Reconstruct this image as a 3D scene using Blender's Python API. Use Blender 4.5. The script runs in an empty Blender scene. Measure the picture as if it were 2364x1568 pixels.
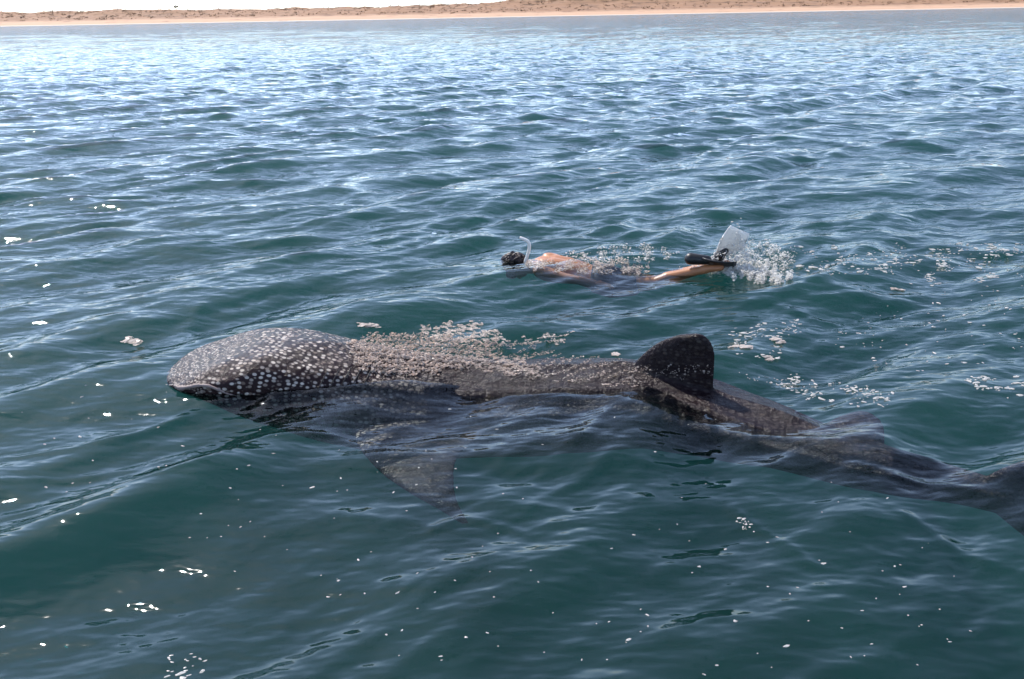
import bpy, bmesh, math, random
import numpy as np
from mathutils import Vector, Matrix

R = math.radians
scene = bpy.context.scene
C = scene.collection
random.seed(7)
rng = np.random.default_rng(11)

# ------------------------------------------------------------------ camera
CAM_H, PITCH, ROLL, HFOV = 2.2, R(20.4), R(1.05), R(60)
f_ = Vector((0, math.cos(PITCH), -math.sin(PITCH)))
u0 = Vector((0, math.sin(PITCH), math.cos(PITCH)))
r0 = Vector((1, 0, 0))
r_ = math.cos(ROLL) * r0 - math.sin(ROLL) * u0
u_ = math.sin(ROLL) * r0 + math.cos(ROLL) * u0
CAM = Vector((0, 0, CAM_H))
cam = bpy.data.cameras.new('camera')
cam.sensor_fit = 'HORIZONTAL'
cam.angle = HFOV
cam.clip_start = 0.05
cam.clip_end = 5000
camo = bpy.data.objects.new('camera', cam)
C.objects.link(camo)
mw = Matrix((r_, u_, -f_)).transposed().to_4x4()
mw.translation = CAM
camo.matrix_world = mw
scene.camera = camo

# ------------------------------------------------------------------ light
SUN_AZ, SUN_EL = R(-39), R(48)          # azimuth from +Y, negative = left
sun_dir = Vector((math.sin(SUN_AZ) * math.cos(SUN_EL), math.cos(SUN_AZ) * math.cos(SUN_EL), math.sin(SUN_EL)))
world = bpy.data.worlds.new('World')
scene.world = world
world.use_nodes = True
wn = world.node_tree
sky = wn.nodes.new('ShaderNodeTexSky')
sky.sky_type = 'NISHITA'
sky.sun_disc = False
sky.sun_elevation = SUN_EL
sky.sun_rotation = SUN_AZ
sky.air_density = 0.7
sky.dust_density = 0.35
sky.ozone_density = 5.0
bg = wn.nodes['Background']
bg.inputs['Strength'].default_value = 0.15
hs = wn.nodes.new('ShaderNodeHueSaturation')
hs.inputs['Saturation'].default_value = 0.80     # pale hazy tropical sky
wn.links.new(sky.outputs['Color'], hs.inputs['Color'])
wn.links.new(hs.outputs['Color'], bg.inputs['Color'])
sl = bpy.data.lights.new('sun', 'SUN')
sl.energy = 2.7
sl.angle = R(0.55)
sl.color = (1.0, 0.94, 0.86)
so = bpy.data.objects.new('sun', sl)
C.objects.link(so)
so.rotation_euler = (-sun_dir).to_track_quat('-Z', 'Y').to_euler()

vs = scene.view_settings
vs.view_transform = 'Standard'
vs.look = 'None'
vs.exposure = 1.1
vs.gamma = 1.0
vs.use_curve_mapping = False

cy = scene.cycles
cy.max_bounces = 7
cy.diffuse_bounces = 2
cy.glossy_bounces = 3
cy.transmission_bounces = 4
cy.volume_bounces = 1
cy.transparent_max_bounces = 10
cy.sample_clamp_indirect = 4.0
cy.caustics_reflective = False
cy.caustics_refractive = False
cy.use_denoising = True
cy.use_light_tree = False
cy.use_adaptive_sampling = True
cy.adaptive_threshold = 0.03


# ------------------------------------------------------------------ helpers
def ray(u, v):
    """direction through a pixel of the 2364 x 1568 view of the photograph"""
    k = math.tan(HFOV / 2) / 1182.0
    return f_ + r_ * ((u - 1182) * k) + u_ * ((784 - v) * k)


def P(u, v, z=0.0):
    d = ray(u, v)
    return CAM + d * ((z - CAM_H) / d.z)


def tag(o, label=None, cat=None, group=None, kind=None):
    if label: o['label'] = label
    if cat: o['category'] = cat
    if group: o['group'] = group
    if kind: o['kind'] = kind
    return o


class MB:
    """collects closed shapes, builds ONE mesh object"""
    def __init__(s):
        s.v, s.f = [], []

    def add(s, verts, faces):
        o = len(s.v)
        s.v.extend([tuple(p) for p in verts])
        s.f.extend([tuple(i + o for i in q) for q in faces])

    def rings(s, rings, cap=True):
        n = len(rings[0])
        V = [p for r in rings for p in r]
        F = []
        for i in range(len(rings) - 1):
            for j in range(n):
                a, b = i * n + j, i * n + (j + 1) % n
                F.append((a, b, b + n, a + n))
        if cap:
            F.append(tuple(reversed(range(n))))
            k = (len(rings) - 1) * n
            F.append(tuple(range(k, k + n)))
        s.add(V, F)

    def tube(s, pts, radii, n=12, squash=None):
        pts = [Vector(p) for p in pts]
        rings = []
        for i, p in enumerate(pts):
            t = (pts[min(i + 1, len(pts) - 1)] - pts[max(i - 1, 0)]).normalized()
            ref = Vector((0, 0, 1)) if abs(t.z) < 0.9 else Vector((1, 0, 0))
            a = t.cross(ref).normalized()
            b = a.cross(t).normalized()
            r = radii[i] if hasattr(radii, '__len__') else radii
            q = squash if squash else 1.0
            rings.append([p + a * (math.cos(2 * math.pi * k / n) * r) + b * (math.sin(2 * math.pi * k / n) * r * q) for k in range(n)])
        s.rings(rings)

    def capsule(s, p0, ra, p1, rb, n=14, steps=5):
        p0, p1 = Vector(p0), Vector(p1)
        t = (p1 - p0).normalized()
        pts, rad = [], []
        for k in range(steps, 0, -1):
            a = math.pi / 2 * k / (steps + 0.3)
            pts.append(p0 - t * (math.sin(a) * ra)); rad.append(math.cos(a) * ra)
        pts += [p0, p1]; rad += [ra, rb]
        for k in range(1, steps + 1):
            a = math.pi / 2 * k / (steps + 0.3)
            pts.append(p1 + t * (math.sin(a) * rb)); rad.append(math.cos(a) * rb)
        s.tube(pts, rad, n)

    def ellipsoid(s, c, ax, n=18, m=10):
        c = Vector(c)
        A = [Vector(a) for a in ax]
        rings = []
        for i in range(1, m):
            th = math.pi * i / m
            rings.append([c + A[2] * math.cos(th) + A[0] * (math.sin(th) * math.cos(2 * math.pi * k / n)) + A[1] * (math.sin(th) * math.sin(2 * math.pi * k / n)) for k in range(n)])
        s.rings(rings)

    def fin(s, lead, trail, thick, n=10):
        """stations from root to tip: lens cross-sections between leading and trailing edge"""
        rings = []
        N = len(lead)
        for i in range(N):
            a, b = Vector(lead[i]), Vector(trail[i])
            c = b - a
            i0, i1 = max(i - 1, 0), min(i + 1, N - 1)
            span = (Vector(lead[i1]) + Vector(trail[i1])) - (Vector(lead[i0]) + Vector(trail[i0]))
            nrm = c.cross(span).normalized()
            ring = []
            for k in range(2 * n):
                ph = 2 * math.pi * k / (2 * n)
                x = 0.5 - 0.5 * math.cos(ph)
                t = thick[i] * 0.5 * math.sin(ph) * (1.25 - 0.6 * x)
                ring.append(a + c * x + nrm * t)
            rings.append(ring)
        s.rings(rings)

    def build(s, name, mat, parent=None, smooth=True, flip=True):
        me = bpy.data.meshes.new(name)
        me.from_pydata(s.v, [], s.f)
        bm = bmesh.new(); bm.from_mesh(me)
        bmesh.ops.recalc_face_normals(bm, faces=bm.faces)
        bm.to_mesh(me); bm.free()
        if smooth:
            me.polygons.foreach_set('use_smooth', [True] * len(me.polygons))
        me.materials.append(mat)
        o = bpy.data.objects.new(name, me)
        C.objects.link(o)
        if parent: o.parent = parent
        return o


def interp(x, tab):
    """smooth (Catmull-Rom-like via cosine-free monotone) interpolation of a table [(x,y)...]"""
    xs = [t[0] for t in tab]
    ys = [t[1] for t in tab]
    if x <= xs[0]: return ys[0]
    if x >= xs[-1]: return ys[-1]
    i = max(k for k in range(len(xs)) if xs[k] <= x)
    i = min(i, len(xs) - 2)
    h = xs[i + 1] - xs[i]
    t = (x - xs[i]) / h
    def sl(k):
        if k == 0: return (ys[1] - ys[0]) / (xs[1] - xs[0])
        if k == len(xs) - 1: return (ys[-1] - ys[-2]) / (xs[-1] - xs[-2])
        return (ys[k + 1] - ys[k - 1]) / (xs[k + 1] - xs[k - 1])
    m0, m1 = sl(i) * h, sl(i + 1) * h
    return ((2 * t**3 - 3 * t**2 + 1) * ys[i] + (t**3 - 2 * t**2 + t) * m0 + (-2 * t**3 + 3 * t**2) * ys[i + 1] + (t**3 - t**2) * m1)


# ------------------------------------------------------------------ materials
class NT:
    def __init__(s, name):
        s.m = bpy.data.materials.new(name)
        s.m.use_nodes = True
        s.t = s.m.node_tree
        for n in list(s.t.nodes): s.t.nodes.remove(n)
        s.out = s.t.nodes.new('ShaderNodeOutputMaterial')

    def n(s, typ, **kw):
        nd = s.t.nodes.new('ShaderNode' + typ)
        for k, v in kw.items():
            if k in nd.inputs.keys():
                nd.inputs[k].default_value = v
            else:
                setattr(nd, k, v)
        return nd

    def l(s, a, b): s.t.links.new(a, b)

    def math(s, op, a, b=None, c=None, clamp=False):
        nd = s.t.nodes.new('ShaderNodeMath'); nd.operation = op; nd.use_clamp = clamp
        for i, x in enumerate((a, b, c)):
            if x is None: continue
            if isinstance(x, (int, float)): nd.inputs[i].default_value = x
            else: s.l(x, nd.inputs[i])
        return nd.outputs[0]

    def mixc(s, fac, a, b):
        nd = s.t.nodes.new('ShaderNodeMix'); nd.data_type = 'RGBA'
        for sock, x in ((nd.inputs[0], fac), (nd.inputs[6], a), (nd.inputs[7], b)):
            if isinstance(x, (int, float)): sock.default_value = x
            elif isinstance(x, tuple): sock.default_value = (*x, 1) if len(x) == 3 else x
            else: s.l(x, sock)
        return nd.outputs[2]

    def ramp(s, x, lo, hi):
        nd = s.t.nodes.new('ShaderNodeMapRange'); nd.interpolation_type = 'SMOOTHSTEP'
        s.l(x, nd.inputs[0]); nd.inputs[1].default_value = lo; nd.inputs[2].default_value = hi
        return nd.outputs[0]


def simple(name, col, rough=0.5, spec=0.5, var=0.25, scale=12.0, bump=0.0, coat=0.0):
    t = NT(name)
    tc = t.n('TexCoord'); nz = t.n('TexNoise', Scale=scale, Detail=4.0)
    t.l(tc.outputs['Object'], nz.inputs['Vector'])
    dark = tuple(c * (1 - var) for c in col); lite = tuple(min(1, c * (1 + var)) for c in col)
    p = t.n('BsdfPrincipled', Roughness=rough)
    p.inputs['Specular IOR Level'].default_value = spec
    p.inputs['Coat Weight'].default_value = coat
    p.inputs['Coat Roughness'].default_value = 0.1
    t.l(t.mixc(nz.outputs['Fac'], dark, lite), p.inputs['Base Color'])
    if bump:
        b = t.n('Bump', Strength=bump, Distance=0.01)
        t.l(nz.outputs['Fac'], b.inputs['Height']); t.l(b.outputs[0], p.inputs['Normal'])
    t.l(p.outputs[0], t.out.inputs['Surface'])
    return t.m


def water_material():
    t = NT('sea_water')
    geo = t.n('NewGeometry')
    mp = t.n('Mapping'); mp.inputs['Rotation'].default_value = (0, 0, R(-32)); mp.inputs['Scale'].default_value = (1.0, 2.2, 1.0)
    t.l(geo.outputs['Position'], mp.inputs['Vector'])
    n1 = t.n('TexNoise', Scale=3.2, Detail=2.0, Roughness=0.55)
    t.l(mp.outputs[0], n1.inputs['Vector'])
    mp2 = t.n('Mapping'); mp2.inputs['Rotation'].default_value = (0, 0, R(20)); mp2.inputs['Scale'].default_value = (1.0, 2.0, 1.0)
    t.l(geo.outputs['Position'], mp2.inputs['Vector'])
    n2 = t.n('TexNoise', Scale=1.1, Detail=1.0, Roughness=0.5)
    t.l(mp2.outputs[0], n2.inputs['Vector'])
    h = t.math('MULTIPLY_ADD', n1.outputs['Fac'], 0.026, t.math('MULTIPLY', n2.outputs['Fac'], 0.05))
    b = t.n('Bump', Strength=0.85, Distance=1.0)
    t.l(h, b.inputs['Height'])
    # ripples too fine for the mesh far out: slopes straight from noise, weighted by what the mesh leaves out
    at = t.n('Attribute', attribute_name='fine_ripple')
    mp3 = t.n('Mapping'); mp3.inputs['Rotation'].default_value = (0, 0, R(-25)); mp3.inputs['Scale'].default_value = (0.55, 1.5, 1.0)
    t.l(geo.outputs['Position'], mp3.inputs['Vector'])
    n3 = t.n('TexNoise', Scale=3.5, Detail=2.0, Roughness=0.6); t.l(mp3.outputs[0], n3.inputs['Vector'])
    v1 = t.n('VectorMath', operation='SUBTRACT'); t.l(n3.outputs['Color'], v1.inputs[0]); v1.inputs[1].default_value = (0.5, 0.5, 0.5)
    v2 = t.n('VectorMath', operation='MULTIPLY'); t.l(v1.outputs[0], v2.inputs[0]); v2.inputs[1].default_value = (1.0, 1.7, 0.0)
    v3 = t.n('VectorMath', operation='SCALE'); t.l(v2.outputs[0], v3.inputs[0]); t.l(at.outputs['Fac'], v3.inputs['Scale'])
    v4 = t.n('VectorMath', operation='ADD'); t.l(b.outputs[0], v4.inputs[0]); t.l(v3.outputs[0], v4.inputs[1])
    v5 = t.n('VectorMath', operation='NORMALIZE'); t.l(v4.outputs[0], v5.inputs[0])
    b = v5
    fr = t.n('Fresnel', IOR=1.34); t.l(b.outputs[0], fr.inputs['Normal'])
    gl = t.n('BsdfGlossy', Roughness=0.035); t.l(b.outputs[0], gl.inputs['Normal'])
    tr = t.n('BsdfTransparent', Color=(0.97, 0.99, 0.99, 1))
    mx = t.n('MixShader')
    t.l(fr.outputs[0], mx.inputs[0]); t.l(tr.outputs[0], mx.inputs[1]); t.l(gl.outputs[0], mx.inputs[2])
    t.l(mx.outputs[0], t.out.inputs['Surface'])
    sc = t.n('VolumeScatter', Color=(0.28, 0.66, 0.60, 1), Density=0.095, Anisotropy=0.1)
    ab = t.n('VolumeAbsorption', Color=(0.0, 0.52, 0.54, 1), Density=0.5)
    ad = t.n('AddShader')
    t.l(sc.outputs[0], ad.inputs[0]); t.l(ab.outputs[0], ad.inputs[1])
    t.l(ad.outputs[0], t.out.inputs['Volume'])
    return t.m


def shark_material():
    t = NT('spotted_shark_skin')
    tc = t.n('TexCoord')
    sx = t.n('SeparateXYZ'); t.l(tc.outputs['Object'], sx.inputs[0])
    wob = t.n('TexNoise', Scale=9.0, Detail=2.0)
    t.l(tc.outputs['Object'], wob.inputs['Vector'])
    vadd = t.n('VectorMath', operation='MULTIPLY_ADD')
    t.l(wob.outputs['Color'], vadd.inputs[0]); vadd.inputs[1].default_value = (0.014, 0.014, 0.014); t.l(tc.outputs['Object'], vadd.inputs[2])

    def spots(scale, sx_, th, soft):
        mp = t.n('Mapping'); mp.inputs['Scale'].default_value = (sx_, 1, 1)
        t.l(vadd.outputs[0], mp.inputs['Vector'])
        vo = t.n('TexVoronoi', Scale=scale, Randomness=0.6)
        t.l(mp.outputs[0], vo.inputs['Vector'])
        d = t.ramp(vo.outputs['Distance'], th + soft, th - soft)
        sp = t.n('SeparateColor'); t.l(vo.outputs['Color'], sp.inputs[0])
        return d, sp.outputs[0]

    a, ca = spots(62, 0.85, 0.38, 0.11)
    b, cb = spots(41, 0.62, 0.38, 0.10)
    k = t.ramp(sx.outputs['X'], 0.25, 0.42)
    ms = t.n('Mix'); t.l(k, ms.inputs[0]); t.l(a, ms.inputs[2]); t.l(b, ms.inputs[3])
    mr = t.n('Mix'); t.l(k, mr.inputs[0]); t.l(ca, mr.inputs[2]); t.l(cb, mr.inputs[3])
    big = t.n('TexNoise', Scale=3.0, Detail=5.0); t.l(tc.outputs['Object'], big.inputs['Vector'])
    skin = t.mixc(big.outputs['Fac'], (0.009, 0.0035, 0.004), (0.030, 0.0135, 0.014))
    # trunk and fins darker, backlit shade put into the skin colour; spots fade too
    skin = t.mixc(t.ramp(sx.outputs['X'], 1.0, 1.7), skin, t.mixc(big.outputs['Fac'], (0.004, 0.002, 0.003), (0.018, 0.010, 0.012)))
    fade = t.ramp(sx.outputs['X'], 1.9, 0.9)
    fade = t.math('MULTIPLY_ADD', fade, 0.94, 0.06)
    spotc = t.mixc(mr.outputs[0], (0.16, 0.11, 0.085), (0.62, 0.53, 0.45))
    base = t.mixc(t.math('MULTIPLY', ms.outputs[0], fade), skin, spotc)
    mot = t.n('TexNoise', Scale=7.0, Detail=6.0, Roughness=0.7); t.l(tc.outputs['Object'], mot.inputs['Vector'])
    base = t.mixc(t.math('MULTIPLY', t.ramp(mot.outputs['Fac'], 0.60, 0.74), t.ramp(sx.outputs['X'], 1.1, 1.5)), base, (0.075, 0.05, 0.024))
    # pale belly
    base = t.mixc(t.ramp(sx.outputs['Z'], -0.48, -0.62), base, (0.12, 0.12, 0.11))
    fine = t.n('TexNoise', Scale=60.0, Detail=4.0, Roughness=0.65); t.l(tc.outputs['Object'], fine.inputs['Vector'])
    mid = t.n('TexNoise', Scale=14.0, Detail=3.0); t.l(tc.outputs['Object'], mid.inputs['Vector'])
    h = t.math('MULTIPLY_ADD', mid.outputs['Fac'], 1.6, fine.outputs['Fac'])
    bp = t.n('Bump', Strength=0.75, Distance=0.012); t.l(h, bp.inputs['Height'])
    p = t.n('BsdfPrincipled', Roughness=0.2)
    p.inputs['Specular IOR Level'].default_value = 0.14
    t.l(base, p.inputs['Base Color']); t.l(bp.outputs[0], p.inputs['Normal'])
    p.inputs['Coat Weight'].default_value = 0.0
    p.inputs['Coat Roughness'].default_value = 0.14
    t.l(bp.outputs[0], p.inputs['Coat Normal'])
    t.l(p.outputs[0], t.out.inputs['Surface'])
    return t.m


def foam_material(name, col, trans=0.45, var=0.3, scale=40):
    t = NT(name)
    tc = t.n('TexCoord'); nz = t.n('TexNoise', Scale=float(scale), Detail=3.0)
    t.l(tc.outputs['Object'], nz.inputs['Vector'])
    c = t.mixc(t.ramp(nz.outputs['Fac'], 0.3, 0.7), tuple(x * (1 - var) for x in col), col)
    p = t.n('BsdfPrincipled', Roughness=0.28)
    t.l(c, p.inputs['Base Color'])
    tl = t.n('BsdfTranslucent'); t.l(c, tl.inputs['Color'])
    mx = t.n('MixShader', Fac=trans)
    t.l(p.outputs[0], mx.inputs[1]); t.l(tl.outputs[0], mx.inputs[2])
    t.l(mx.outputs[0], t.out.inputs['Surface'])
    return t.m


M_water = water_material()
M_shark = shark_material()
M_foam = foam_material('white_foam', (0.95, 0.93, 0.89), 0.65, 0.1)
M_wash = foam_material('wash_foam', (0.96, 0.84, 0.75), 0.65, 0.4, 25)
M_lap = foam_material('lapping_wash', (0.93, 0.84, 0.76), 0.6, 0.2, 25)
M_bed = simple('sea_bed_silt', (0.05, 0.06, 0.045), 0.9)


# ------------------------------------------------------------------ the sea surface
comps = []


def group(n, l0, l1, rms, az, spread):
    for i in range(n):
        lam = l0 * (l1 / l0) ** ((i + rng.random()) / n)
        a = az + rng.normal() * spread
        s = rms * math.sqrt(2.0 / n) * (0.7 + 0.6 * rng.random())
        comps.append((lam, a, s, rng.random() * 2 * math.pi))


# azimuth = direction the crests move, measured from +X
group(8, 2.2, 7.0, 0.032, R(-52), R(16))
group(14, 0.8, 2.2, 0.105, R(-48), R(13))
group(10, 0.6, 1.6, 0.06, R(-112), R(16))
group(40, 0.20, 0.8, 0.115, R(-58), R(18))
group(34, 0.08, 0.20, 0.055, R(-62), R(24))

CALM = []      # (x0,y0,x1,y1,width,factor): capsules where the waves lie down
LEE = []       # the same for the short ripples only
RIDGE = []     # (polyline, height, width): raised or lowered bands of water


def seg_dist(x, y, x0, y0, x1, y1):
    dx, dy = x1 - x0, y1 - y0
    t = np.clip(((x - x0) * dx + (y - y0) * dy) / (dx * dx + dy * dy), 0, 1)
    return np.hypot(x - x0 - t * dx, y - y0 - t * dy)


def wave(x, y, spacing=None):
    x = np.asarray(x, float); y = np.asarray(y, float)
    xw = x + 0.16 * np.sin(1.1 * y + 0.6 * x + 1.0) + 0.07 * np.sin(2.7 * x - 1.9 * y + 0.3)
    yw = y + 0.16 * np.sin(0.9 * x - 0.5 * y + 2.0) + 0.07 * np.sin(2.3 * y + 2.1 * x + 4.0)
    # patches of stronger and weaker ripple
    gust = 0.85 + 0.35 * np.sin(0.55 * x + 0.3 * y + 0.8) * np.sin(0.43 * y - 0.25 * x + 1.7)
    for x0, y0, x1, y1, wd, fac in LEE:
        gust = gust * (1 - (1 - fac) * np.exp(-(seg_dist(x, y, x0, y0, x1, y1) / wd) ** 2))
    h = np.zeros_like(x)
    for lam, a, s, ph in comps:
        k = 2 * math.pi / lam
        w = 1.0
        if spacing is not None:
            q = np.clip((lam / spacing - 2.2) / 2.5, 0, 1)
            w = q * q * (3 - 2 * q)
            rows = np.where(w.max(axis=1) > 0)[0]
            if len(rows) == 0: continue
            sl_ = slice(rows[0], rows[-1] + 1)
        else:
            sl_ = slice(None)
        p = k * (math.cos(a) * xw[sl_] + math.sin(a) * yw[sl_]) + ph
        sn = 0.5 + 0.5 * np.sin(p)
        prof = 2 * sn * sn - 0.75        # sharper crests than troughs
        am = s * lam / (2 * math.pi)
        ww = w[sl_] if spacing is not None else 1.0
        h[sl_] += am * prof * ww * (gust[sl_] if lam < 0.8 else 1.0)
    q = np.clip((y - 14) / 60, 0, 1)
    h *= 1 - 0.5 * q * q * (3 - 2 * q)          # the sea lies flatter in the shelter of the shore
    for x0, y0, x1, y1, wd, fac in CALM:
        d = seg_dist(x, y, x0, y0, x1, y1)
        h *= 1 - (1 - fac) * np.exp(-(d / wd) ** 2)
    for pts, hh, wd in RIDGE:
        d = np.full_like(x, 1e9)
        for (ax, ay), (bx, by) in zip(pts[:-1], pts[1:]):
            d = np.minimum(d, seg_dist(x, y, ax, ay, bx, by))
        h += hh * np.exp(-(d / wd) ** 2)
    return h


def wz(p):
    return float(wave(np.array([p[0]]), np.array([p[1]]))[0])


# ------------------------------------------------------------------ shark frame
SPINE_PX = [(386, 884), (600, 853), (800, 846), (1100, 850), (1450, 868), (1560, 884), (1700, 920), (1900, 980), (2035, 1018), (2200, 1054), (2300, 1078), (2420, 1106)]
SP = [P(u, v, 0) for u, v in SPINE_PX]
S0, T0 = SP[0], SP[10]
ax_ = (T0 - S0).normalized()
lat = Vector((-ax_.y, ax_.x, 0))          # points to the far side
SM = Matrix((ax_, lat, Vector((0, 0, 1)))).transposed().to_4x4()
SM.translation = S0
SMI = SM.inverted()
SPL = [SMI @ p for p in SP]
acc = [0.0]
for i in range(1, len(SPL)):
    acc.append(acc[-1] + (SPL[i] - SPL[i - 1]).length)
LEN = acc[10]
print('SHARK LEN', LEN, S0, T0)
CX = [(a / LEN, p.x) for a, p in zip(acc, SPL)]
CY = [(a / LEN, p.y) for a, p in zip(acc, SPL)]


def spine(s):
    c = Vector((interp(s, CX), interp(s, CY), 0))
    e = 0.01
    t = Vector((interp(s + e, CX) - interp(s - e, CX), interp(s + e, CY) - interp(s - e, CY), 0))
    t = t.normalized() if t.length > 1e-6 else Vector((1, 0, 0))
    return c, t, Vector((-t.y, t.x, 0))


def Pax(u, v, i0, i1):
    """pixel on the vertical plane through two points of the spine, in shark coordinates"""
    d = ray(u, v)
    a, b = SP[i0], SP[i1]
    n = (b - a).cross(Vector((0, 0, 1))).normalized()
    t = (a - CAM).dot(n) / d.dot(n)
    return SMI @ (CAM + d * t)


def PL(u, v, z):
    return SMI @ P(u, v, z)


a_, b_ = P(560, 860), P(1700, 900)
CALM.append((a_.x, a_.y, b_.x, b_.y, 0.35, 0.9))
LEE.append((-0.3, 1.6, 3.0, 1.2, 1.9, 0.5))
a_, b_ = P(0, 1260), P(480, 1180)
LEE.append((a_.x, a_.y, b_.x, b_.y, 0.75, 0.12))
a_, b_ = P(0, 980), P(60, 860)
LEE.append((a_.x, a_.y, b_.x, b_.y, 0.8, 0.35))
RIDGE.append(([tuple(P(u, v).xy) for u, v in ((640, 908), (800, 902), (980, 886), (1130, 872))], 0.045, 0.09))
RIDGE.append(([tuple(P(u, v).xy) for u, v in ((1180, 905), (1400, 925), (1640, 985), (1900, 1040))], 0.03, 0.10))

# single crests that stand out among the ripples
for pts, hh, wd in (
    (((0, 1180), (200, 1150), (380, 1120), (470, 1085), (560, 1035)), .013, .030),
    (((0, 1112), (180, 1090), (330, 1060), (480, 1010)), .011, .028),
    (((0, 1050), (160, 1035), (300, 1000), (420, 955)), .011, .03),
    (((1000, 1200), (1060, 1180), (1110, 1190), (1190, 1215)), .014, .03),
    (((1690, 1165), (1790, 1240), (1880, 1310)), .012, .028),
    (((2100, 1195), (2200, 1262), (2300, 1312), (2364, 1330)), .013, .032),
    (((0, 832), (150, 822), (300, 806), (420, 770), (470, 715)), .022, .055),
    (((560, 1010), (760, 995), (900, 1015), (1050, 1000)), .014, .035),
    (((1640, 700), (1790, 705), (1900, 730), (2100, 740)), .02, .05),
    (((600, 620), (760, 590), (900, 560), (1000, 520)), .025, .07),
    (((1960, 1085), (2100, 1105), (2300, 1150)), .014, .035),
):
    RIDGE.append(([tuple(P(u, v).xy) for u, v in pts], hh * 0.7, wd * 1.25))

# ------------------------------------------------------------------ water mesh
ys = [-5.0]
while ys[-1] < 345:
    d = max(ys[-1], 0)
    if d < 1.6: st = 0.10
    else: st = 0.014 * max(1.0, d / 4.6) ** 1.5
    ys.append(ys[-1] + st)
ys = np.array(ys)
NC = 860
tt = np.linspace(-1, 1, NC)
tt = 0.72 * tt + 0.28 * tt ** 3 * np.abs(tt)
half = 2.6 + 0.86 * np.maximum(ys, 0) + 0.25
X = half[:, None] * tt[None, :] * 1.12
Y = np.repeat(ys[:, None], NC, 1)
dyr = np.gradient(ys)
dxr = half * 2 * 1.12 * 0.72 / NC
sp = np.maximum(dyr * 0.6, dxr)[:, None] * np.ones((1, 1))
Z = wave(X, Y, sp)
NR = len(ys)
print('water grid', NR, NC)
co = np.stack([X, Y, Z], -1).reshape(-1, 3)
ii = np.arange(NR * NC).reshape(NR, NC)
quads = np.stack([ii[:-1, :-1], ii[:-1, 1:], ii[1:, 1:], ii[1:, :-1]], -1).reshape(-1, 4)
bd = np.concatenate([ii[0, :], ii[1:, -1], ii[-1, -2::-1], ii[-2:0:-1, 0]])
nb = len(bd)
low = co[bd].copy(); low[:, 2] = -7.0
co_all = np.concatenate([co, low])
lo = NR * NC + np.arange(nb)
nx = np.roll(np.arange(nb), -1)
side = np.stack([bd, lo, lo[nx], bd[nx]], -1)
bottom = lo[::-1]
loops = np.concatenate([quads.ravel(), side.ravel(), bottom])
starts = np.concatenate([np.arange(len(quads) + len(side)) * 4, [4 * (len(quads) + len(side))]])
me = bpy.data.meshes.new('sea')
me.vertices.add(len(co_all)); me.vertices.foreach_set('co', co_all.ravel())
me.loops.add(len(loops)); me.loops.foreach_set('vertex_index', loops.astype(np.int32))
me.polygons.add(len(starts)); me.polygons.foreach_set('loop_start', starts.astype(np.int32))
sm = np.ones(len(starts), bool); sm[len(quads):] = False
me.polygons.foreach_set('use_smooth', sm)
me.update(calc_edges=True); me.validate()
me.materials.append(M_water)
miss = np.zeros(NR); tot = 0.0
for lam, a, s_, ph in comps:
    q = np.clip((lam / sp[:, 0] - 2.2) / 2.5, 0, 1); w = q * q * (3 - 2 * q)
    miss += s_ * s_ * (1 - w) ** 2; tot += s_ * s_
fine = np.concatenate([np.repeat(np.sqrt(miss / tot), NC), np.zeros(nb)]).astype(np.float32)
me.attributes.new('fine_ripple', 'FLOAT', 'POINT').data.foreach_set('value', fine)
sea = bpy.data.objects.new('sea', me); C.objects.link(sea)
tag(sea, kind='structure', label='rippled blue green sea water reflecting the pale sky')

# sea bed far below
m = MB(); m.add([(-700, -60, -7.5), (700, -60, -7.5), (700, 900, -7.5), (-700, 900, -7.5)], [(0, 1, 2, 3)])
tag(m.build('sea_bed', M_bed), kind='structure', label='dark silty sea bed under the water')

# ------------------------------------------------------------------ far shore
def hash_noise(x, y, seed=0):
    r = np.random.default_rng(seed)
    h = 0
    for f, a in ((0.02, 1.0), (0.05, 0.6), (0.13, 0.35), (0.31, 0.2), (0.8, 0.09)):
        for _ in range(3):
            t = r.random() * 6.28
            h = h + a / 1.7 * np.sin(2 * math.pi * f * (x * math.cos(t) + y * math.sin(t)) + r.random() * 6.28)
    return h


def shore_y(x):
    return 296 + 0.02 * x + 3 * np.sin(x * 0.02) + 1.5 * np.sin(x * 0.071 + 1)


def shore_h(x, y):
    d = y - shore_y(x)
    beach = np.interp(d, [-20, 0, 6, 16, 24, 60, 140], [-2.5, 0.0, 0.55, 1.15, 1.6, 2.2, 2.4])
    dn = np.exp(-((d - 44) / 17) ** 2) * (2.1 + 0.45 * hash_noise(x, y, 3)) + 0.12 * hash_noise(x * 6, y * 6, 5) * np.clip((d - 14) / 12, 0, 1)
    rise = np.clip((x + 22) / 50, 0, 1)
    dn = dn + 1.9 * rise * rise * (3 - 2 * rise) * np.exp(-((d - 50) / 20) ** 2)      # the spit climbs towards the right
    return beach + np.maximum(dn, 0)


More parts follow.
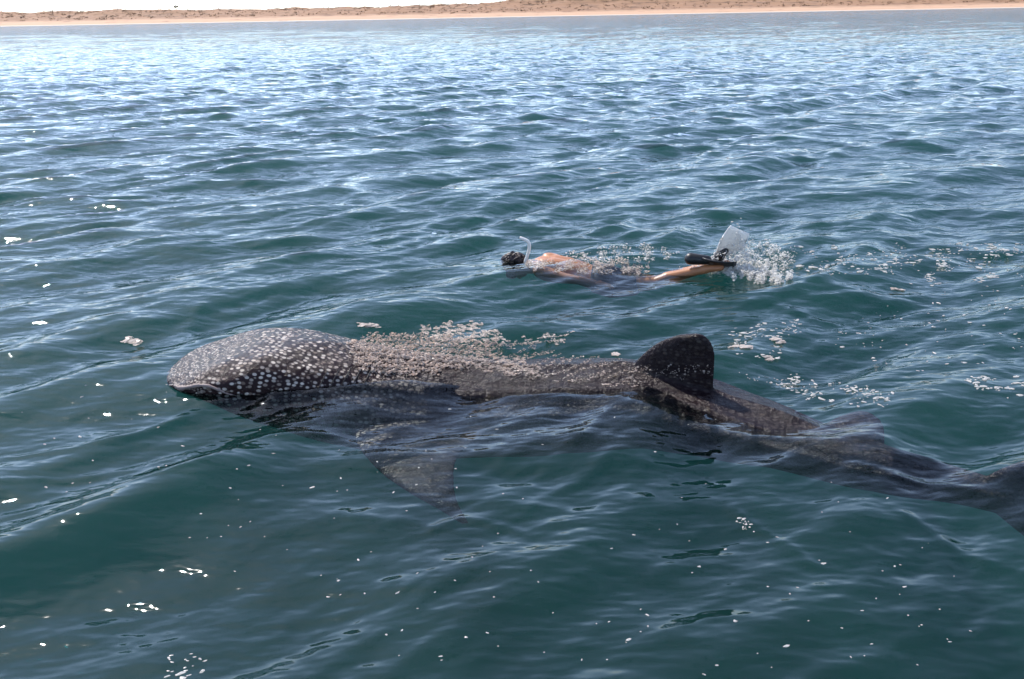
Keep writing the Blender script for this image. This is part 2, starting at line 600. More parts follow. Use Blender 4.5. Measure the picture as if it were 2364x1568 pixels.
gx = np.arange(-330, 330, 1.3); gd = np.concatenate([np.arange(-14, 30, 1.6), np.arange(30, 66, 1.4), np.arange(66, 140, 6)])
GX, GD = np.meshgrid(gx, gd)
GY = shore_y(GX) + GD
GZ = shore_h(GX, GY)
nr, nc = GX.shape
ii = np.arange(nr * nc).reshape(nr, nc)
q = np.stack([ii[:-1, :-1], ii[:-1, 1:], ii[1:, 1:], ii[1:, :-1]], -1).reshape(-1, 4)
me = bpy.data.meshes.new('sand_shore')
me.from_pydata(np.stack([GX, GY, GZ], -1).reshape(-1, 3).tolist(), [], q.tolist())
me.polygons.foreach_set('use_smooth', [True] * len(me.polygons))
t = NT('shore_sand')
geo = t.n('NewGeometry'); sx = t.n('SeparateXYZ'); t.l(geo.outputs['Position'], sx.inputs[0])
nz = t.n('TexNoise', Scale=0.18, Detail=6.0, Roughness=0.65); t.l(geo.outputs['Position'], nz.inputs['Vector'])
ms = t.n('Mapping'); ms.inputs['Scale'].default_value = (0.25, 1, 3.0); t.l(geo.outputs['Position'], ms.inputs['Vector']); ns = t.n('TexNoise', Scale=0.5, Detail=6.0, Roughness=0.7); t.l(ms.outputs[0], ns.inputs['Vector'])
hz = t.math('MULTIPLY_ADD', nz.outputs['Fac'], 1.2, sx.outputs['Z'])
c = t.mixc(t.ramp(hz, 1.5, 2.4), (0.54, 0.33, 0.20), (0.33, 0.18, 0.095))
c = t.mixc(t.ramp(nz.outputs['Fac'], 0.55, 0.75), c, (0.20, 0.10, 0.05))
c = t.mixc(t.ramp(sx.outputs['Z'], 0.30, 0.12), c, (0.60, 0.48, 0.38))
c = t.mixc(t.math('MULTIPLY', t.ramp(ns.outputs['Fac'], 0.5, 0.68), t.ramp(sx.outputs['Z'], 0.8, 1.6)), c, (0.12, 0.065, 0.035))
pb = t.n('BsdfPrincipled', Roughness=0.9); t.l(c, pb.inputs['Base Color'])
t.l(pb.outputs[0], t.out.inputs['Surface'])
me.materials.append(t.m)
shore = bpy.data.objects.new('sand_shore', me); C.objects.link(shore)
tag(shore, kind='structure', label='low brown sand spit with a pale beach along the water')

M_scrub = simple('dry_scrub', (0.11, 0.065, 0.035), 0.9, 0.2, 0.5, 0.8)


def bush_geometry(m, c, r, n, rg):
    """a clump of many small leaf-like quads and twigs"""
    for _ in range(n):
        d = Vector((rg.normal(), rg.normal(), abs(rg.normal()))).normalized() * (r * rg.random() ** 0.4)
        p = Vector(c) + Vector((d.x * 1.5, d.y * 1.5, d.z * 0.9))
        a = Vector((rg.normal(), rg.normal(), rg.normal())).normalized() * r * 0.28
        b = Vector((rg.normal(), rg.normal(), rg.normal())).normalized() * r * 0.28
        m.add([p - a, p + b, p + a, p - b], [(0, 1, 2, 3)])


m = MB(); rg = np.random.default_rng(5)
for _ in range(2600):
    x = rg.uniform(-240, 240); d = rg.choice([rg.uniform(17, 40), rg.uniform(34, 48)])
    y = float(shore_y(x)) + d
    z = float(shore_h(np.array(x), np.array(y)))
    r = rg.uniform(0.2, 0.65) * (1.25 if rg.random() < 0.1 else 1)
    bush_geometry(m, (x, y, z), r, 9, rg)
tag(m.build('scrub', M_scrub, smooth=False), kind='stuff', label='dry brown scrub growing over the sand spit')
p = P(422, 22, 4.2)
px_ = p.x / p.y * (float(shore_y(0)) + 44); py_ = float(shore_y(px_)) + 44
m = MB(); bush_geometry(m, (px_, py_, float(shore_h(np.array(px_), np.array(py_))) + 0.9), 0.9, 60, rg)
tk = MB(); tk.tube([(px_, py_, 2.0), (px_ + 0.1, py_, 4.2), (px_ - 0.1, py_, float(shore_h(np.array(px_), np.array(py_))) + 1.1)], [0.2, 0.15, 0.06], 8)
root = bpy.data.objects.new('bush', None); C.objects.link(root)
m.build('crown', M_scrub, root, smooth=False); tk.build('trunk', M_scrub, root)
tag(root, 'lone dark bush standing against the white sky on the sand spit', 'bush')

# ------------------------------------------------------------------ the whale shark
W_TAB = [(0, .12), (.012, .22), (.03, .295), (.07, .385), (.13, .42), (.2, .43), (.3, .45), (.4, .43), (.5, .40), (.6, .36), (.7, .31), (.8, .24), (.9, .15), (1.0, .07), (1.06, .035)]
T_TAB = [(0, .035), (.012, .06), (.03, .10), (.07, .16), (.13, .222), (.18, .20), (.24, .125), (.3, .062), (.36, .035), (.42, .03), (.5, .045), (.58, .08), (.64, .05), (.7, .015), (.8, -.02), (.9, -.045), (1.0, -.075), (1.06, -.10)]
B_TAB = [(0, .02), (.012, -.02), (.03, -.07), (.07, -.20), (.13, -.36), (.2, -.5), (.3, -.60), (.4, -.60), (.5, -.54), (.6, -.47), (.7, -.40), (.8, -.33), (.9, -.285), (1.0, -.25), (1.06, -.24)]


def shark_ring(s, n=64):
    w, tp, bt = interp(s, W_TAB), interp(s, T_TAB), interp(s, B_TAB)
    # widest point sits a little below the back on the flat head, mid-height on the trunk
    k = min(1, s / 0.3)
    zc = tp - (tp - bt) * (0.30 + 0.18 * k)
    ring = []
    c0_, t0_, l0_ = spine(s)
    for j in range(n):
        a = 2 * math.pi * j / n
        cx, cz = math.cos(a), math.sin(a)
        e = 0.56 + 0.46 * k
        yy = math.copysign(abs(cx) ** e, cx) * w
        zz = math.copysign(abs(cz) ** (e + 0.1), cz)
        z = zc + (zz * (tp - zc) if zz > 0 else zz * (zc - bt))
        # three long ridges on each side of the trunk
        if 0.16 < s < 1.0:
            am = 0.016 * min(1, (s - 0.16) / 0.1) * min(1, (1.0 - s) / 0.3 + 0.3)
            aa = math.degrees(math.asin(max(-1, min(1, cz))))
            for c0 in (20, 48, 90):
                z += am * math.exp(-((aa - c0) / 5.0) ** 2)
                yy += math.copysign(am * 0.6, cx) * math.exp(-((aa - c0) / 5.0) ** 2) * (c0 < 80)
        z += 0.006 * math.sin(31 * s + 5 * cx + 2 * cz) + 0.004 * math.sin(67 * s - 9 * cx)
        ring.append(c0_ + l0_ * yy + Vector((0, 0, z)))
    return ring


sb = MB()
ss = [0, .004, .008, .014, .022] + list(np.linspace(.03, 1.06, 90))
sb.rings([shark_ring(s) for s in ss])


def smooth_line(pts, n):
    out = []
    xs = np.linspace(0, 1, len(pts))
    for t in np.linspace(0, 1, n):
        out.append(Vector([interp(t, [(x, p[k]) for x, p in zip(xs, pts)]) for k in range(3)]))
    return out


# first dorsal fin, traced on the plane of the spine
ld = [Pax(*q, 4, 6) for q in ((1430, 872), (1478, 822), (1515, 792), (1560, 774), (1592, 770), (1612, 770))]
tr = [Pax(*q, 4, 6) for q in ((1648, 905), (1651, 862), (1652, 830), (1648, 802), (1638, 784), (1626, 774))]
sb.fin(smooth_line(ld, 16), smooth_line(tr, 16), [.10, .10, .095, .09, .085, .08, .075, .07, .065, .06, .055, .05, .045, .04, .035, .025])
# second dorsal fin, leaning to the far side just under the surface
ld = [PL(1880, 1005, -.10), PL(1912, 974, -.05), PL(1952, 957, -.025), PL(1985, 951, -.02)]
tr = [PL(2046, 1030, -.10), PL(2046, 1002, -.05), PL(2038, 974, -.025), PL(2012, 955, -.02)]
sb.fin(smooth_line(ld, 8), smooth_line(tr, 8), [.07, .065, .06, .055, .05, .045, .04, .03])
# near pectoral fin, reaching out towards the boat
ld = [PL(820, 930, -.26), PL(815, 1010, -.24), PL(868, 1082, -.22), PL(945, 1138, -.23), PL(1020, 1180, -.29), PL(1065, 1210, -.35)]
tr = [PL(1140, 930, -.26), PL(1128, 992, -.22), PL(1062, 1048, -.20), PL(1050, 1105, -.21), PL(1058, 1160, -.28), PL(1085, 1208, -.35)]


def other_side(pts, dz=0.0):
    return [Vector((p.x, 2 * interp(p.x / LEN, CY) - p.y, p.z + dz)) for p in pts]


PT = [.12, .11, .10, .09, .085, .08, .07, .065, .06, .055, .05, .045, .04, .03]
sb.fin(smooth_line(ld, 14), smooth_line(tr, 14), PT)
sb.fin(other_side(smooth_line(ld, 14), -.25), other_side(smooth_line(tr, 14), -.25), PT)
# pelvic fins
ld = [PL(1840, 1000, -.16), PL(1848, 1035, -.2), PL(1865, 1055, -.23)]
tr = [PL(1990, 1020, -.16), PL(1965, 1050, -.2), PL(1920, 1062, -.23)]
PV = [.06, .055, .05, .05, .045, .04, .035, .03]
sb.fin(smooth_line(ld, 8), smooth_line(tr, 8), PV)
sb.fin(other_side(smooth_line(ld, 8), -.08), other_side(smooth_line(tr, 8), -.08), PV)
# tail fin: long upper lobe sweeping back, shorter lower lobe
XT = SPL[10].x
yb = SPL[10].y
up_l = [Vector((XT - .14, yb, -.16)), Vector((XT + .02, yb - .01, .00)), Vector((XT + .16, yb - .05, .10)), Vector((XT + .40, yb - .12, .20)), Vector((XT + .62, yb - .2, .28))]
up_t = [Vector((XT + .20, yb - .02, -.22)), Vector((XT + .30, yb - .05, -.12)), Vector((XT + .42, yb - .08, .00)), Vector((XT + .56, yb - .15, .13)), Vector((XT + .68, yb - .22, .27))]
sb.fin(smooth_line(up_l, 14), smooth_line(up_t, 14), list(np.linspace(.09, .03, 14)))
lo_l = [Vector((XT - .06, yb, -.18)), Vector((XT + .06, yb, -.28)), Vector((XT + .20, yb - .02, -.38)), Vector((XT + .34, yb - .05, -.46))]
lo_t = [Vector((XT + .24, yb - .02, -.18)), Vector((XT + .28, yb - .03, -.28)), Vector((XT + .34, yb - .04, -.37)), Vector((XT + .40, yb - .06, -.45))]
sb.fin(smooth_line(lo_l, 10), smooth_line(lo_t, 10), list(np.linspace(.09, .03, 10)))

shark = sb.build('whale_shark', M_shark)
rm = shark.modifiers.new('remesh', 'REMESH'); rm.mode = 'VOXEL'; rm.voxel_size = 0.011; rm.use_smooth_shade = True
smo = shark.modifiers.new('smooth', 'SMOOTH'); smo.factor = 0.5; smo.iterations = 6
shark.matrix_world = SM
tag(shark, 'dark brown whale shark with pale spots and a dark backlit dorsal fin at the surface', 'shark')


# lips, gill slits and eye lie on the skin of the shark
dg = bpy.context.evaluated_depsgraph_get()
from mathutils.bvhtree import BVHTree
ev = shark.evaluated_get(dg)
tm = ev.to_mesh()
bvh = BVHTree.FromPolygons([SM @ v.co for v in tm.vertices], [p.vertices[:] for p in tm.polygons])
ev.to_mesh_clear()


def hit_many(uv, zlift=0.0):
    """first thing of shark or water along each pixel's ray"""
    D = np.array([ray(u, v)[:] for u, v in uv])
    z = np.zeros(len(D))
    for _ in range(4):
        t = (z - CAM_H) / D[:, 2]
        z = wave(D[:, 0] * t, D[:, 1] * t) + zlift
    t = (z - CAM_H) / D[:, 2]
    out = []
    for i in range(len(D)):
        d = Vector(D[i]); n = d.length
        loc, nrm, idx, dist = bvh.ray_cast(CAM, d / n)
        if loc is not None and dist < t[i] * n + 0.02: out.append(tuple(loc))
        else: out.append(tuple(CAM + d * t[i]))
    return out


def on_shark(u, v):
    d = ray(u, v).normalized()
    loc, nrm, idx, dist = bvh.ray_cast(CAM, d)
    return (loc, nrm) if loc is not None else (None, None)


M_lip = simple('pale_lip', (0.27, 0.20, 0.175), 0.55, 0.5, 0.2, 30, 0.3)
M_slit = simple('gill_slit_dark', (0.012, 0.009, 0.010), 0.6)
M_eye = simple('dark_eye', (0.01, 0.01, 0.012), 0.1)
lipm = MB()
pts = []
for u, v in ((404, 891), (418, 896), (440, 893), (462, 890), (484, 892), (504, 899), (524, 908), (545, 913)):
    loc, nr_ = on_shark(u, v)
    if loc is None:
        for dv in range(2, 60, 2):
            loc, nr_ = on_shark(u, v - dv)
            if loc is not None: break
    if loc is not None: pts.append(SMI @ (loc + nr_ * 0.004))
if len(pts) > 2:
    pts = smooth_line(pts, 30)
    lipm.tube(pts, [(0.004 + 0.008 * math.sin(math.pi * min(1, k / 29 + .12))) * (1 + .35 * math.sin(k * 2.3) * math.sin(k * 1.1)) + (0.006 if 2 < k < 6 else 0) for k in range(30)], 10)
    lo_ = lipm.build('lip', M_lip, shark); lo_['label'] = 'pale lip along the edge of the open mouth'
for k in range(5):
    pts = []
    for j in range(9):
        u = 744 + 27 * k - 26 * (j / 8 - .5); v = 855 + 50 * j / 8 - 4 * k
        loc, nr_ = on_shark(u, v)
        if loc is not None: pts.append(SMI @ (loc + nr_ * 0.001))
    if len(pts) > 3:
        g = MB(); g.tube(pts, [0.0012 + .003 * math.sin(math.pi * i / (len(pts) - 1)) for i in range(len(pts))], 8)
        g.build('gill_slit', M_slit, shark)
c0_, t0_, l0_ = spine(0.085)
ey = MB(); ey.ellipsoid(c0_ - l0_ * 0.385 + Vector((0, 0, 0.0)), [(0.022, 0, 0), (0, 0.014, 0), (0, 0, 0.022)])
ey.build('eye', M_eye, shark)

# ------------------------------------------------------------------ foam and flecks
ICO_V, ICO_F = None, None
bm = bmesh.new(); bmesh.ops.create_icosphere(bm, subdivisions=1, radius=1.0)
ICO_V = np.array([v.co[:] for v in bm.verts]); ICO_F = np.array([[v.index for v in f.verts] for f in bm.faces]); bm.free()


def blobs(name, pts, sizes, mat, flat=0.6, stretch=1.5, seed=0, jitter=0.35, lift=0.2, tilt=0.1):
    """many small uneven blobs as one mesh of stuff"""
    r = np.random.default_rng(seed)
    n = len(pts)
    P_ = np.array(pts); S_ = np.array(sizes)
    nv = len(ICO_V)
    jit = 1 + jitter * r.normal(size=(n, nv, 1))
    V = ICO_V[None] * jit
    V[:, :, 0] *= (1 + (stretch - 1) * r.random((n, 1)))
    V[:, :, 2] *= flat * (0.6 + 0.8 * r.random((n, 1)))
    an, bn = r.normal(size=n) * 0.7, r.normal(size=n) * tilt
    ca, sa, cb, sb_ = [q[:, None] for q in (np.cos(an), np.sin(an), np.cos(bn), np.sin(bn))]
    y, z = V[:, :, 1] * cb - V[:, :, 2] * sb_, V[:, :, 1] * sb_ + V[:, :, 2] * cb
    x, y = V[:, :, 0] * ca - y * sa, V[:, :, 0] * sa + y * ca
    V = np.stack([x, y, z], -1) * S_[:, None, None]
    V += P_[:, None, :]
    V[:, :, 2] += (S_ * lift)[:, None]
    F = ICO_F[None] + (np.arange(n) * nv)[:, None, None]
    me = bpy.data.meshes.new(name)
    vv = V.reshape(-1, 3); ff = F.reshape(-1, 3)
    me.vertices.add(len(vv)); me.vertices.foreach_set('co', vv.ravel())
    me.loops.add(ff.size); me.loops.foreach_set('vertex_index', ff.ravel().astype(np.int32))
    me.polygons.add(len(ff)); me.polygons.foreach_set('loop_start', (np.arange(len(ff)) * 3).astype(np.int32))
    me.polygons.foreach_set('use_smooth', np.zeros(len(ff), bool))
    me.update(calc_edges=True)
    me.materials.append(mat)
    o = bpy.data.objects.new(name, me); C.objects.link(o)
    return o


def inside(u, v, poly):
    c = False
    for (x0, y0), (x1, y1) in zip(poly, poly[1:] + poly[:1]):
        if (y0 > v) != (y1 > v) and u < (x1 - x0) * (v - y0) / (y1 - y0) + x0: c = not c
    return c


def scatter(poly, n, s0, s1, seed, clump=0.0, freq=0.06, mound=0.0):
    """points in a polygon of the photograph, dropped on whatever is there"""
    r = np.random.default_rng(seed)
    us = [p[0] for p in poly]; vs_ = [p[1] for p in poly]
    pts, sz, uv = [], [], []
    ph = r.random(8) * 6.28
    k = 0
    while len(uv) < n and k < n * 40:
        k += 1
        u, v = r.uniform(min(us), max(us)), r.uniform(min(vs_), max(vs_))
        if not inside(u + 7 * math.sin(v * .31) + 5 * math.sin(u * .13), v + 5 * math.sin(u * .11 + 1) + 3 * math.sin(u * .37), poly): continue
        if clump:
            q = 0
            for i in range(4):
                q += math.sin(freq * (1 + .6 * i) * (u * math.cos(ph[i]) + 2.2 * v * math.sin(ph[i])) + ph[i + 4])
            if q / 2 < r.normal() * 0.35 + (clump - 0.5) * 2: continue
        uv.append((u, v)); sz.append(s0 * (s1 / s0) ** (r.random() ** 1.8))
    pts = hit_many(uv)
    if mound:
        pts = [(p[0], p[1], p[2] + mound * r.random() ** 2) for p in pts]
    return pts, sz


# churned wash on the back behind the head
pA = [(800, 792), (832, 778), (900, 772), (965, 770), (1060, 784), (1135, 788), (1160, 802), (1135, 818), (1085, 846), (1005, 862), (930, 869), (862, 862), (812, 835)]
a1, s1_ = scatter(pA, 8000, .0016, .0066, 21, 0.54, 0.24, 0.018)
tag(blobs('wash_foam', a1, s1_, M_wash, 0.45, 2.0, 1, 0.4, 0.6, 0.9), kind='stuff', label='beige churned foam washing over the back behind the head')
pC = [(1075, 850), (1130, 812), (1205, 828), (1250, 858), (1180, 868), (1120, 852)]
a2, s2 = scatter(pC, 1500, .0018, .006, 22, 0.4, 0.2)  # pale blobs stand in for wet highlights and sparkles among the foam
pD = [(1135, 805), (1250, 806), (1350, 822), (1470, 838), (1500, 860), (1480, 895), (1300, 885), (1180, 868)]
b2, t2 = scatter(pD, 1100, .0016, .006, 23, 0.62, 0.12)
pF = [(1490, 848), (1640, 840), (1655, 862), (1600, 868), (1480, 880), (1430, 882), (1440, 868)]
c2, u2 = scatter(pF, 160, .0016, .006, 24, 0.4, 0.1)
tag(blobs('back_flecks', a2 + b2 + c2, s2 + t2 + u2, M_wash, 0.4, 2.2, 2, 0.4, 0.3, 0.7), kind='stuff', label='pale foam flecks and modelled wet glints strewn along the back as far as the dorsal fin')
pB = [(965, 760), (1040, 746), (1112, 740), (1132, 764), (1185, 788), (1060, 790), (975, 778)]
a3, s3 = scatter(pB, 2600, .0016, .0075, 25, 0.52, 0.14, 0.004)
pE = [(1150, 792), (1240, 778), (1325, 765), (1312, 785), (1240, 800), (1180, 806)]
b3, t3 = scatter(pE, 600, .0016, .007, 26, 0.5, 0.12)
tag(blobs('spray', a3 + b3, s3 + t3, M_lap, 0.25, 2.2, 3, 0.35, 0.15, 0.3), kind='stuff', label='white spray breaking along the far side of the back')

# drifting foam on the right of the fin and behind the swimmer
fl, fs = [], []
for poly, n, s0, s1, cl in (
    ([(1680, 760), (1780, 738), (1850, 745), (1840, 800), (1780, 830), (1680, 815)], 110, .004, .016, .5),
    ([(1700, 860), (1850, 870), (2080, 905), (2080, 940), (1900, 925), (1740, 890)], 170, .003, .012, .5),
    ([(2225, 850), (2364, 880), (2364, 925), (2290, 910), (2235, 885)], 60, .004, .014, .5),
    ([(1820, 570), (1960, 560), (2160, 560), (2364, 560), (2364, 640), (2150, 660), (1980, 640), (1840, 620)], 420, .004, .018, .55),
    ([(2020, 700), (2364, 650), (2364, 860), (2100, 860), (1900, 800)], 90, .003, .011, .5),
    ([(560, 960), (1200, 940), (1700, 960), (2200, 1130), (2300, 1560), (900, 1560), (500, 1300)], 130, .0022, .006, 0),
    ([(0, 850), (380, 850), (420, 950), (600, 1050), (560, 1300), (0, 1100)], 26, .0025, .007, 0),
    ([(360, 1520), (480, 1500), (480, 1568), (360, 1568)], 22, .003, .008, 0),
    ([(1690, 1200), (1720, 1195), (1755, 1245), (1735, 1240)], 26, .002, .006, 0),
):
    a, b = scatter(poly, n, s0, s1, len(fl) + 40, cl, 0.035)
    fl += a; fs += b
tag(blobs('foam_flecks', fl, fs, M_foam, 0.3, 2.6, 4, 0.3), kind='stuff', label='small white foam flecks drifting on the sea')

# ------------------------------------------------------------------ the snorkeller
H0, F0 = P(1190, 604), P(1600, 622)
sxd = (F0 - H0).normalized(); syd = Vector((-sxd.y, sxd.x, 0))
PM = Matrix((sxd, syd, Vector((0, 0, 1)))).transposed().to_4x4(); PM.translation = H0
KS = (F0 - H0).length / 1.56
print('swimmer scale', KS)
PM = PM @ Matrix.Translation((0, 0, -0.035)) @ Matrix.Scale(KS, 4)
PMI = PM.inverted()
WZ0 = wz(H0)


def SW(u, v, off=0.0):
    """pixel on the vertical plane through the swimmer, in the swimmer's coordinates"""
    d = ray(u, v); o = H0 + syd * off
    t = (o - CAM).dot(syd) / d.dot(syd)
    return PMI @ (CAM + d * t)


M_skin = simple('sunlit_skin', (0.42, 0.175, 0.075), 0.42, 0.5, 0.18, 9, 0.15)
M_hair = simple('dark_wet_hair', (0.022, 0.010, 0.008), 0.35, 0.5, 0.5, 60, 0.8)
M_shorts = simple('dark_swim_shorts', (0.03, 0.035, 0.05), 0.7)
M_white = simple('white_plastic', (0.78, 0.76, 0.74), 0.35, 0.5, 0.06)
M_black = simple('black_rubber', (0.012, 0.011, 0.011), 0.4, 0.5, 0.3)
M_pale = foam_material('pale_fin_rubber', (0.92, 0.89, 0.84), 0.2, 0.08, 8)
person = bpy.data.objects.new('person', None); C.objects.link(person)
person.matrix_world = PM
b = MB()
b.ellipsoid((0.0, 0, 0.0), [(.118, 0, -.02), (0, .076, 0), (.015, 0, .098)])             # skull
b.ellipsoid((.045, 0, -.055), [(.07, 0, 0), (0, .055, 0), (0, 0, .055)])                  # jaw
b.capsule((.01, 0, -.10), .016, (.04, 0, -.115), .012)                                    # nose
for sgn in (-1, 1): b.ellipsoid((.03, .078 * sgn, .0), [(.022, 0, 0), (0, .012, 0), (0, 0, .03)])  # ears
b.capsule((.06, 0, -.01), .06, (.2, 0, -.005), .068)                                      # neck
TOR = [(.17, .07, .06, .0), (.21, .15, .085, -.005), (.27, .195, .10, -.01), (.36, .19, .115, -.015), (.47, .165, .11, -.025), (.58, .145, .10, -.04), (.68, .148, .10, -.075), (.78, .168, .112, -.095), (.86, .165, .11, -.11), (.93, .12, .085, -.12)]
rg_ = []
for x, w, h, z in TOR:
    ring = []
    for k in range(28):
        a = 2 * math.pi * k / 28
        gr = -0.014 * math.exp(-(math.cos(a) / .18) ** 2) if math.sin(a) > 0 and .25 < x < .75 else 0   # spine furrow
        ring.append(Vector((x, w * math.copysign(abs(math.cos(a)) ** .85, math.cos(a)), z + h * math.sin(a) + gr)))
    rg_.append(ring)
b.rings(rg_)
for sgn in (-1, 1):
    b.ellipsoid((.33, .095 * sgn, .06), [(.10, 0, -.02), (0, .065, 0), (0, 0, .035)])     # shoulder blades
    b.ellipsoid((.83, .075 * sgn, -.05), [(.09, 0, 0), (0, .075, 0), (0, 0, .05)])          # buttocks
near_arm = [(.255, -.175, .005), (.50, -.235, -.03), (.735, -.235, -.055)]
far_arm = [(.255, .175, .0), (.49, .25, -.10), (.70, .26, -.16)]
for arm in (near_arm, far_arm):
    s_, e_, w_ = [Vector(q) for q in arm]
    b.capsule(s_, .058, e_, .043); b.capsule(e_, .044, w_, .028)
    d = (w_ - e_).normalized(); sd = Vector((0, 0, 1)).cross(d).normalized(); up = d.cross(sd)
    pc = w_ + d * .055
    b.ellipsoid(pc, [d * .058, sd * .042, up * .018])                                     # palm
    for k, ln in enumerate((.072, .08, .074, .058)):                                      # four fingers, slightly curled
        r0_ = pc + d * .045 + sd * (.030 - .020 * k)
        m1 = r0_ + d * ln * .5 + sd * (.004 * (1.5 - k)) - up * .006
        m2 = m1 + d * ln * .5 - up * .018
        b.capsule(r0_, .0095, m1, .0088, 10, 3); b.capsule(m1, .0088, m2, .0075, 10, 3)
    t0 = w_ + d * .03 + sd * .03; t1 = t0 + d * .035 + sd * .028; t2 = t1 + d * .03 + sd * .006
    b.capsule(t0, .013, t1, .010, 10, 3); b.capsule(t1, .010, t2, .008, 10, 3)            # thumb
near_leg = [(.88, -.085, -.12), (1.25, -.10, -.075), (1.60, -.10, .05)]
far_leg = [(.88, .085, -.12), (1.27, .09, -.12), (1.66, .10, .03)]
for h_, k_, a_ in (near_leg, far_leg):
    h_, k_, a_ = Vector(h_), Vector(k_), Vector(a_)
    b.capsule(h_, .088, k_, .056)
    cf = k_.lerp(a_, .3) + Vector((0, 0, .012))
    b.capsule(k_, .054, cf, .056); b.capsule(cf, .056, a_, .036)
    d = (a_ - k_).normalized()
    b.capsule(a_, .036, a_ + d * .07 - Vector((0, 0, .01)), .036); b.capsule(a_ + d * .05, .036, a_ + d * .2 - Vector((0, 0, .03)), .028)
body = b.build('body', M_skin, person)
rm = body.modifiers.new('remesh', 'REMESH'); rm.mode = 'VOXEL'; rm.voxel_size = 0.0065; rm.use_smooth_shade = True
sm_ = body.modifiers.new('smooth', 'SMOOTH'); sm_.factor = 0.5; sm_.iterations = 5
# hair: a cap of wet locks
hb = MB()
hb.ellipsoid((-.008, 0, .022), [(.126, 0, -.02), (0, .086, 0), (.012, 0, .092)])
rh = np.random.default_rng(9)
for _ in range(120):
    a = rh.uniform(0, 2 * math.pi); th = rh.uniform(.05, 1.45)
    q_ = []
    for k in range(5):
        aa_ = a + .10 * k * (1 if math.sin(a) > 0 else -1) + rh.normal() * .05; tt_ = min(1.6, th + .13 * k)
        n = Vector((math.sin(tt_) * math.cos(aa_), math.sin(tt_) * math.sin(aa_), math.cos(tt_)))
        q_.append(Vector((-.008 + n.x * .128, n.y * .088, .022 + n.z * .094)))
    hb.tube(q_, [.004, .007, .007, .005, .001], 6)
hb.build('hair', M_hair, person)
# mask on the face with its strap round the head
mk = MB(); mk.ellipsoid((-.035, 0, -.088), [(.055, 0, -.01), (0, .075, 0), (.01, 0, .035)])
mask = mk.build('diving_mask', M_black, person)
st = MB(); st.tube([Vector((-.03 + .03 * math.cos(k * math.pi / 12), .086 * math.cos(k * math.pi / 12), -.06 + .185 * math.sin(k * math.pi / 12))) for k in range(13)], .007, 8)
st.build('strap', M_black, mask)
# snorkel: bent white tube with a mouthpiece
sk = MB()
q = [SW(1212, 606, -.10), SW(1217, 592, -.10), SW(1221, 578, -.10), SW(1222, 567, -.10), SW(1219, 558, -.10), SW(1211, 553, -.10), SW(1200, 548, -.10)]
sk.tube(smooth_line(q, 24), [.0145] * 20 + [.013, .012, .011, .009], 10)
sk.build('snorkel', M_pale, person)
# swim shorts
sw = MB()
sw.rings([[Vector((x, w * 1.07 * math.cos(2 * math.pi * k / 28), z + h * 1.09 * math.sin(2 * math.pi * k / 28))) for k in range(28)] for x, w, h, z in ((.70, .16, .115, -.08), (.78, .178, .125, -.09), (.86, .178, .13, -.105), (.94, .17, .11, -.12))])
for sgn in (-1, 1): sw.capsule((.93, .086 * sgn, -.12), .10, (1.05, .09 * sgn, -.108), .092)
sw.build('swim_shorts', M_shorts, person)


def swim_fin(name, mat, ankle, tip, width, side, pocket_mat):
    """foot pocket and a blade with two side rails"""
    a, t = Vector(ankle), Vector(tip)
    d = (t - a).normalized(); sd = (Vector(side) - d * Vector(side).dot(d)).normalized(); up = d.cross(sd)
    L = (t - a).length
    m = MB()
    lead, trail, th = [], [], []
    for i in range(10):
        k = i / 9
        wv_ = width * (.45 + .55 * min(1, k * 2.2)) * (1 - .12 * max(0, k - .85) / .15)
        c = a + d * (L * (.22 + .78 * k)) - up * (.03 * math.sin(k * 2.6))
        lead.append(c - sd * wv_ / 2); trail.append(c + sd * wv_ / 2); th.append(.016 - .008 * k)
    m.fin(lead, trail, th, 8)
    for e in (lead, trail): m.tube(e, [.011 - .006 * i / 9 for i in range(10)], 8)
    o = m.build('swim_fin', mat, person)
    p_ = MB(); p_.capsule(a - d * .02, .052, a + d * (L * .32), .040)
    p_.build('foot_pocket', pocket_mat, o)
    return o


f1 = swim_fin('swim_fin', M_black, SW(1600, 598, -.10), SW(1700, 606, -.10), .19, (0, .85, -.45), M_black)
f2 = swim_fin('swim_fin', M_pale, SW(1655, 600, .10), SW(1706, 528, .10), .24, (.75, .35, .25), M_black)
f1['label'] = 'black swim fin lying low over the water'; f2['label'] = 'pale swim fin kicked up out of the water'
tag(person, 'snorkeller with dark hair and white snorkel swimming face down beyond the shark', 'person')

# splash and wash round the swimmer
g1, h1 = [], []
for poly, n, s0, s1, cl, mo in (
    ([(1630, 614), (1700, 606), (1770, 615), (1830, 642), (1805, 657), (1740, 652), (1660, 636)], 5200, .0022, .0095, .30, .06),
    ([(1690, 590), (1715, 560), (1800, 568), (1850, 600), (1800, 625), (1700, 610)], 1500, .002, .008, .5, .04),
    ([(1560, 622), (1660, 612), (1700, 625), (1620, 634)], 900, .002, .008, .4, .03),
    ([(1300, 588), (1400, 566), (1500, 563), (1570, 580), (1550, 602), (1430, 608), (1330, 602)], 900, .002, .008, .55, .012),
):
    a, c = scatter(poly, n, s0, s1, len(g1) + 90, cl, 0.08, mo)
    g1 += a; h1 += c
k1, l1 = [], []
for poly, n, s0, s1, cl, mo in (
    ([(1205, 602), (1300, 606), (1400, 608), (1500, 618), (1500, 636), (1340, 630), (1230, 620)], 2200, .0018, .007, .45, .02),
    ([(1330, 596), (1420, 600), (1500, 612), (1500, 626), (1400, 620)], 800, .002, .007, .42, .02),
):
    a, c = scatter(poly, n, s0, s1, len(k1) + 190, cl, 0.09, mo)
    k1 += a; l1 += c
tag(blobs('swimmer_wash', k1, l1, M_lap, 0.3, 2.2, 9, 0.35, 0.2, 0.4), kind='stuff', label='sparkling wash lapping along the side of the swimmer')
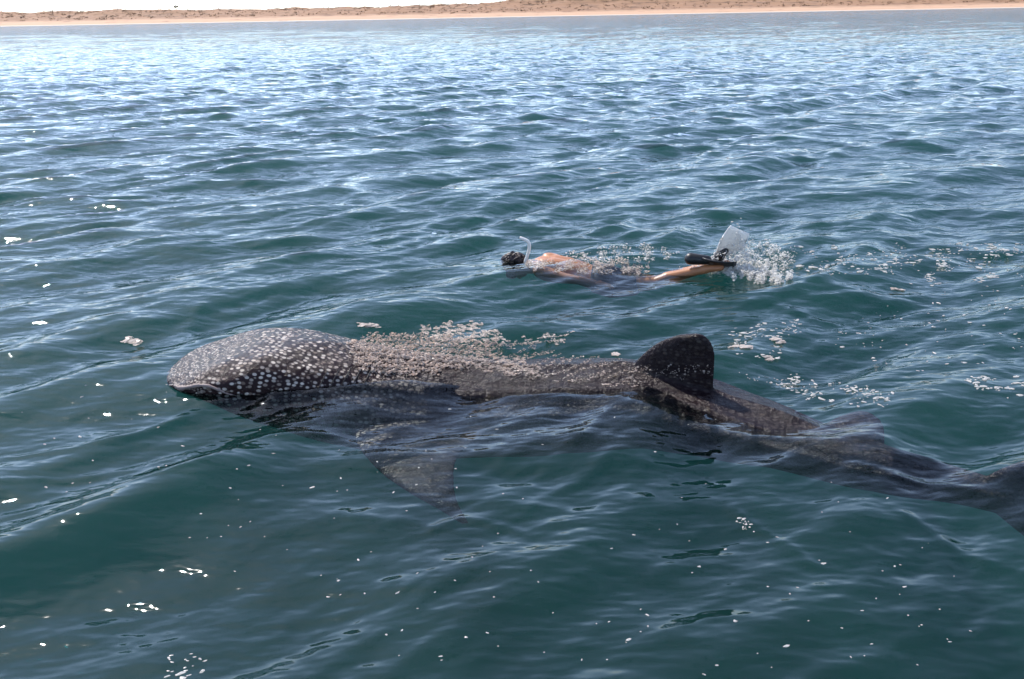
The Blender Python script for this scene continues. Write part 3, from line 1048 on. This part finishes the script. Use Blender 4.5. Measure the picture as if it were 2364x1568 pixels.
# drops thrown up by the kicked fin
rs = np.random.default_rng(77)
base = P(1690, 604)
for _ in range(1300):
    uu = rs.normal(1705, 24); vv_ = 604 - abs(rs.normal(0, 34)) * (1 - min(.8, abs(uu - 1705) / 70))
    p = PM @ SW(uu, vv_, .10 + rs.normal() * .08)
    g1.append(tuple(p)); h1.append(.0018 * 4.5 ** (rs.random() ** 2))
for _ in range(500):
    k_ = rs.random(); uu, vv_ = (1648 + 56 * k_, 592 - 64 * k_) if rs.random() < .5 else (1700 + 24 * k_, 526 + 70 * k_)
    p = PM @ SW(uu + rs.normal() * 4, vv_ + rs.normal() * 4, .10 + rs.normal() * .05)
    g1.append(tuple(p)); h1.append(.002 * 4.5 ** (rs.random() ** 2))
tag(blobs('splash', g1, h1, M_foam, 0.55, 1.7, 8, 0.4, 0.5, 0.8), kind='stuff', label='white splash churned up by the swimmer')

# single ragged pieces of foam one can point to
def patch(u, v, length, wid, n, label, mat, seed):
    r = np.random.default_rng(seed)
    c = Vector(hit_many([(u, v)])[0])
    pts, sz = [], []
    for i in range(n):
        a = r.random() * 6.28; q = math.sqrt(r.random())
        x, y = math.cos(a) * q * length / 2 * (0.75 + .25 * math.sin(3 * a + seed)), math.sin(a) * q * wid / 2 * (0.7 + .3 * math.sin(2 * a + seed))
        pts.append((c.x + x, c.y + y, wz((c.x + x, c.y + y)) + .004 * r.random())); sz.append(.012 * 2.0 ** r.random() * (1.2 - .6 * q))
    tag(blobs('foam_patch', pts, sz, M_lap, 0.16, 1.8, seed, 0.25, 0.1, 0.1), label, 'foam', 'loose foam patches on the water')


patch(850, 755, .20, .10, 60, 'cream foam patch floating just beyond the back of the head', M_wash, 1)
patch(303, 785, .17, .16, 55, 'ragged cream foam patch adrift in front of the snout', M_wash, 2)
patch(1420, 818, .06, .06, 14, 'small tan foam patch left of the dorsal fin', M_wash, 3)
patch(1795, 786, .11, .10, 34, 'rounded white foam patch right of the dorsal fin tip', M_foam, 4)
patch(1715, 800, .19, .07, 40, 'long white foam patch close behind the dorsal fin', M_foam, 5)
patch(1775, 826, .06, .08, 16, 'little pinkish foam patch below the rounded white one', M_wash, 6)
patch(2068, 668, .14, .05, 22, 'pale yellow foam patch trailing far behind the swimmer', M_foam, 7)
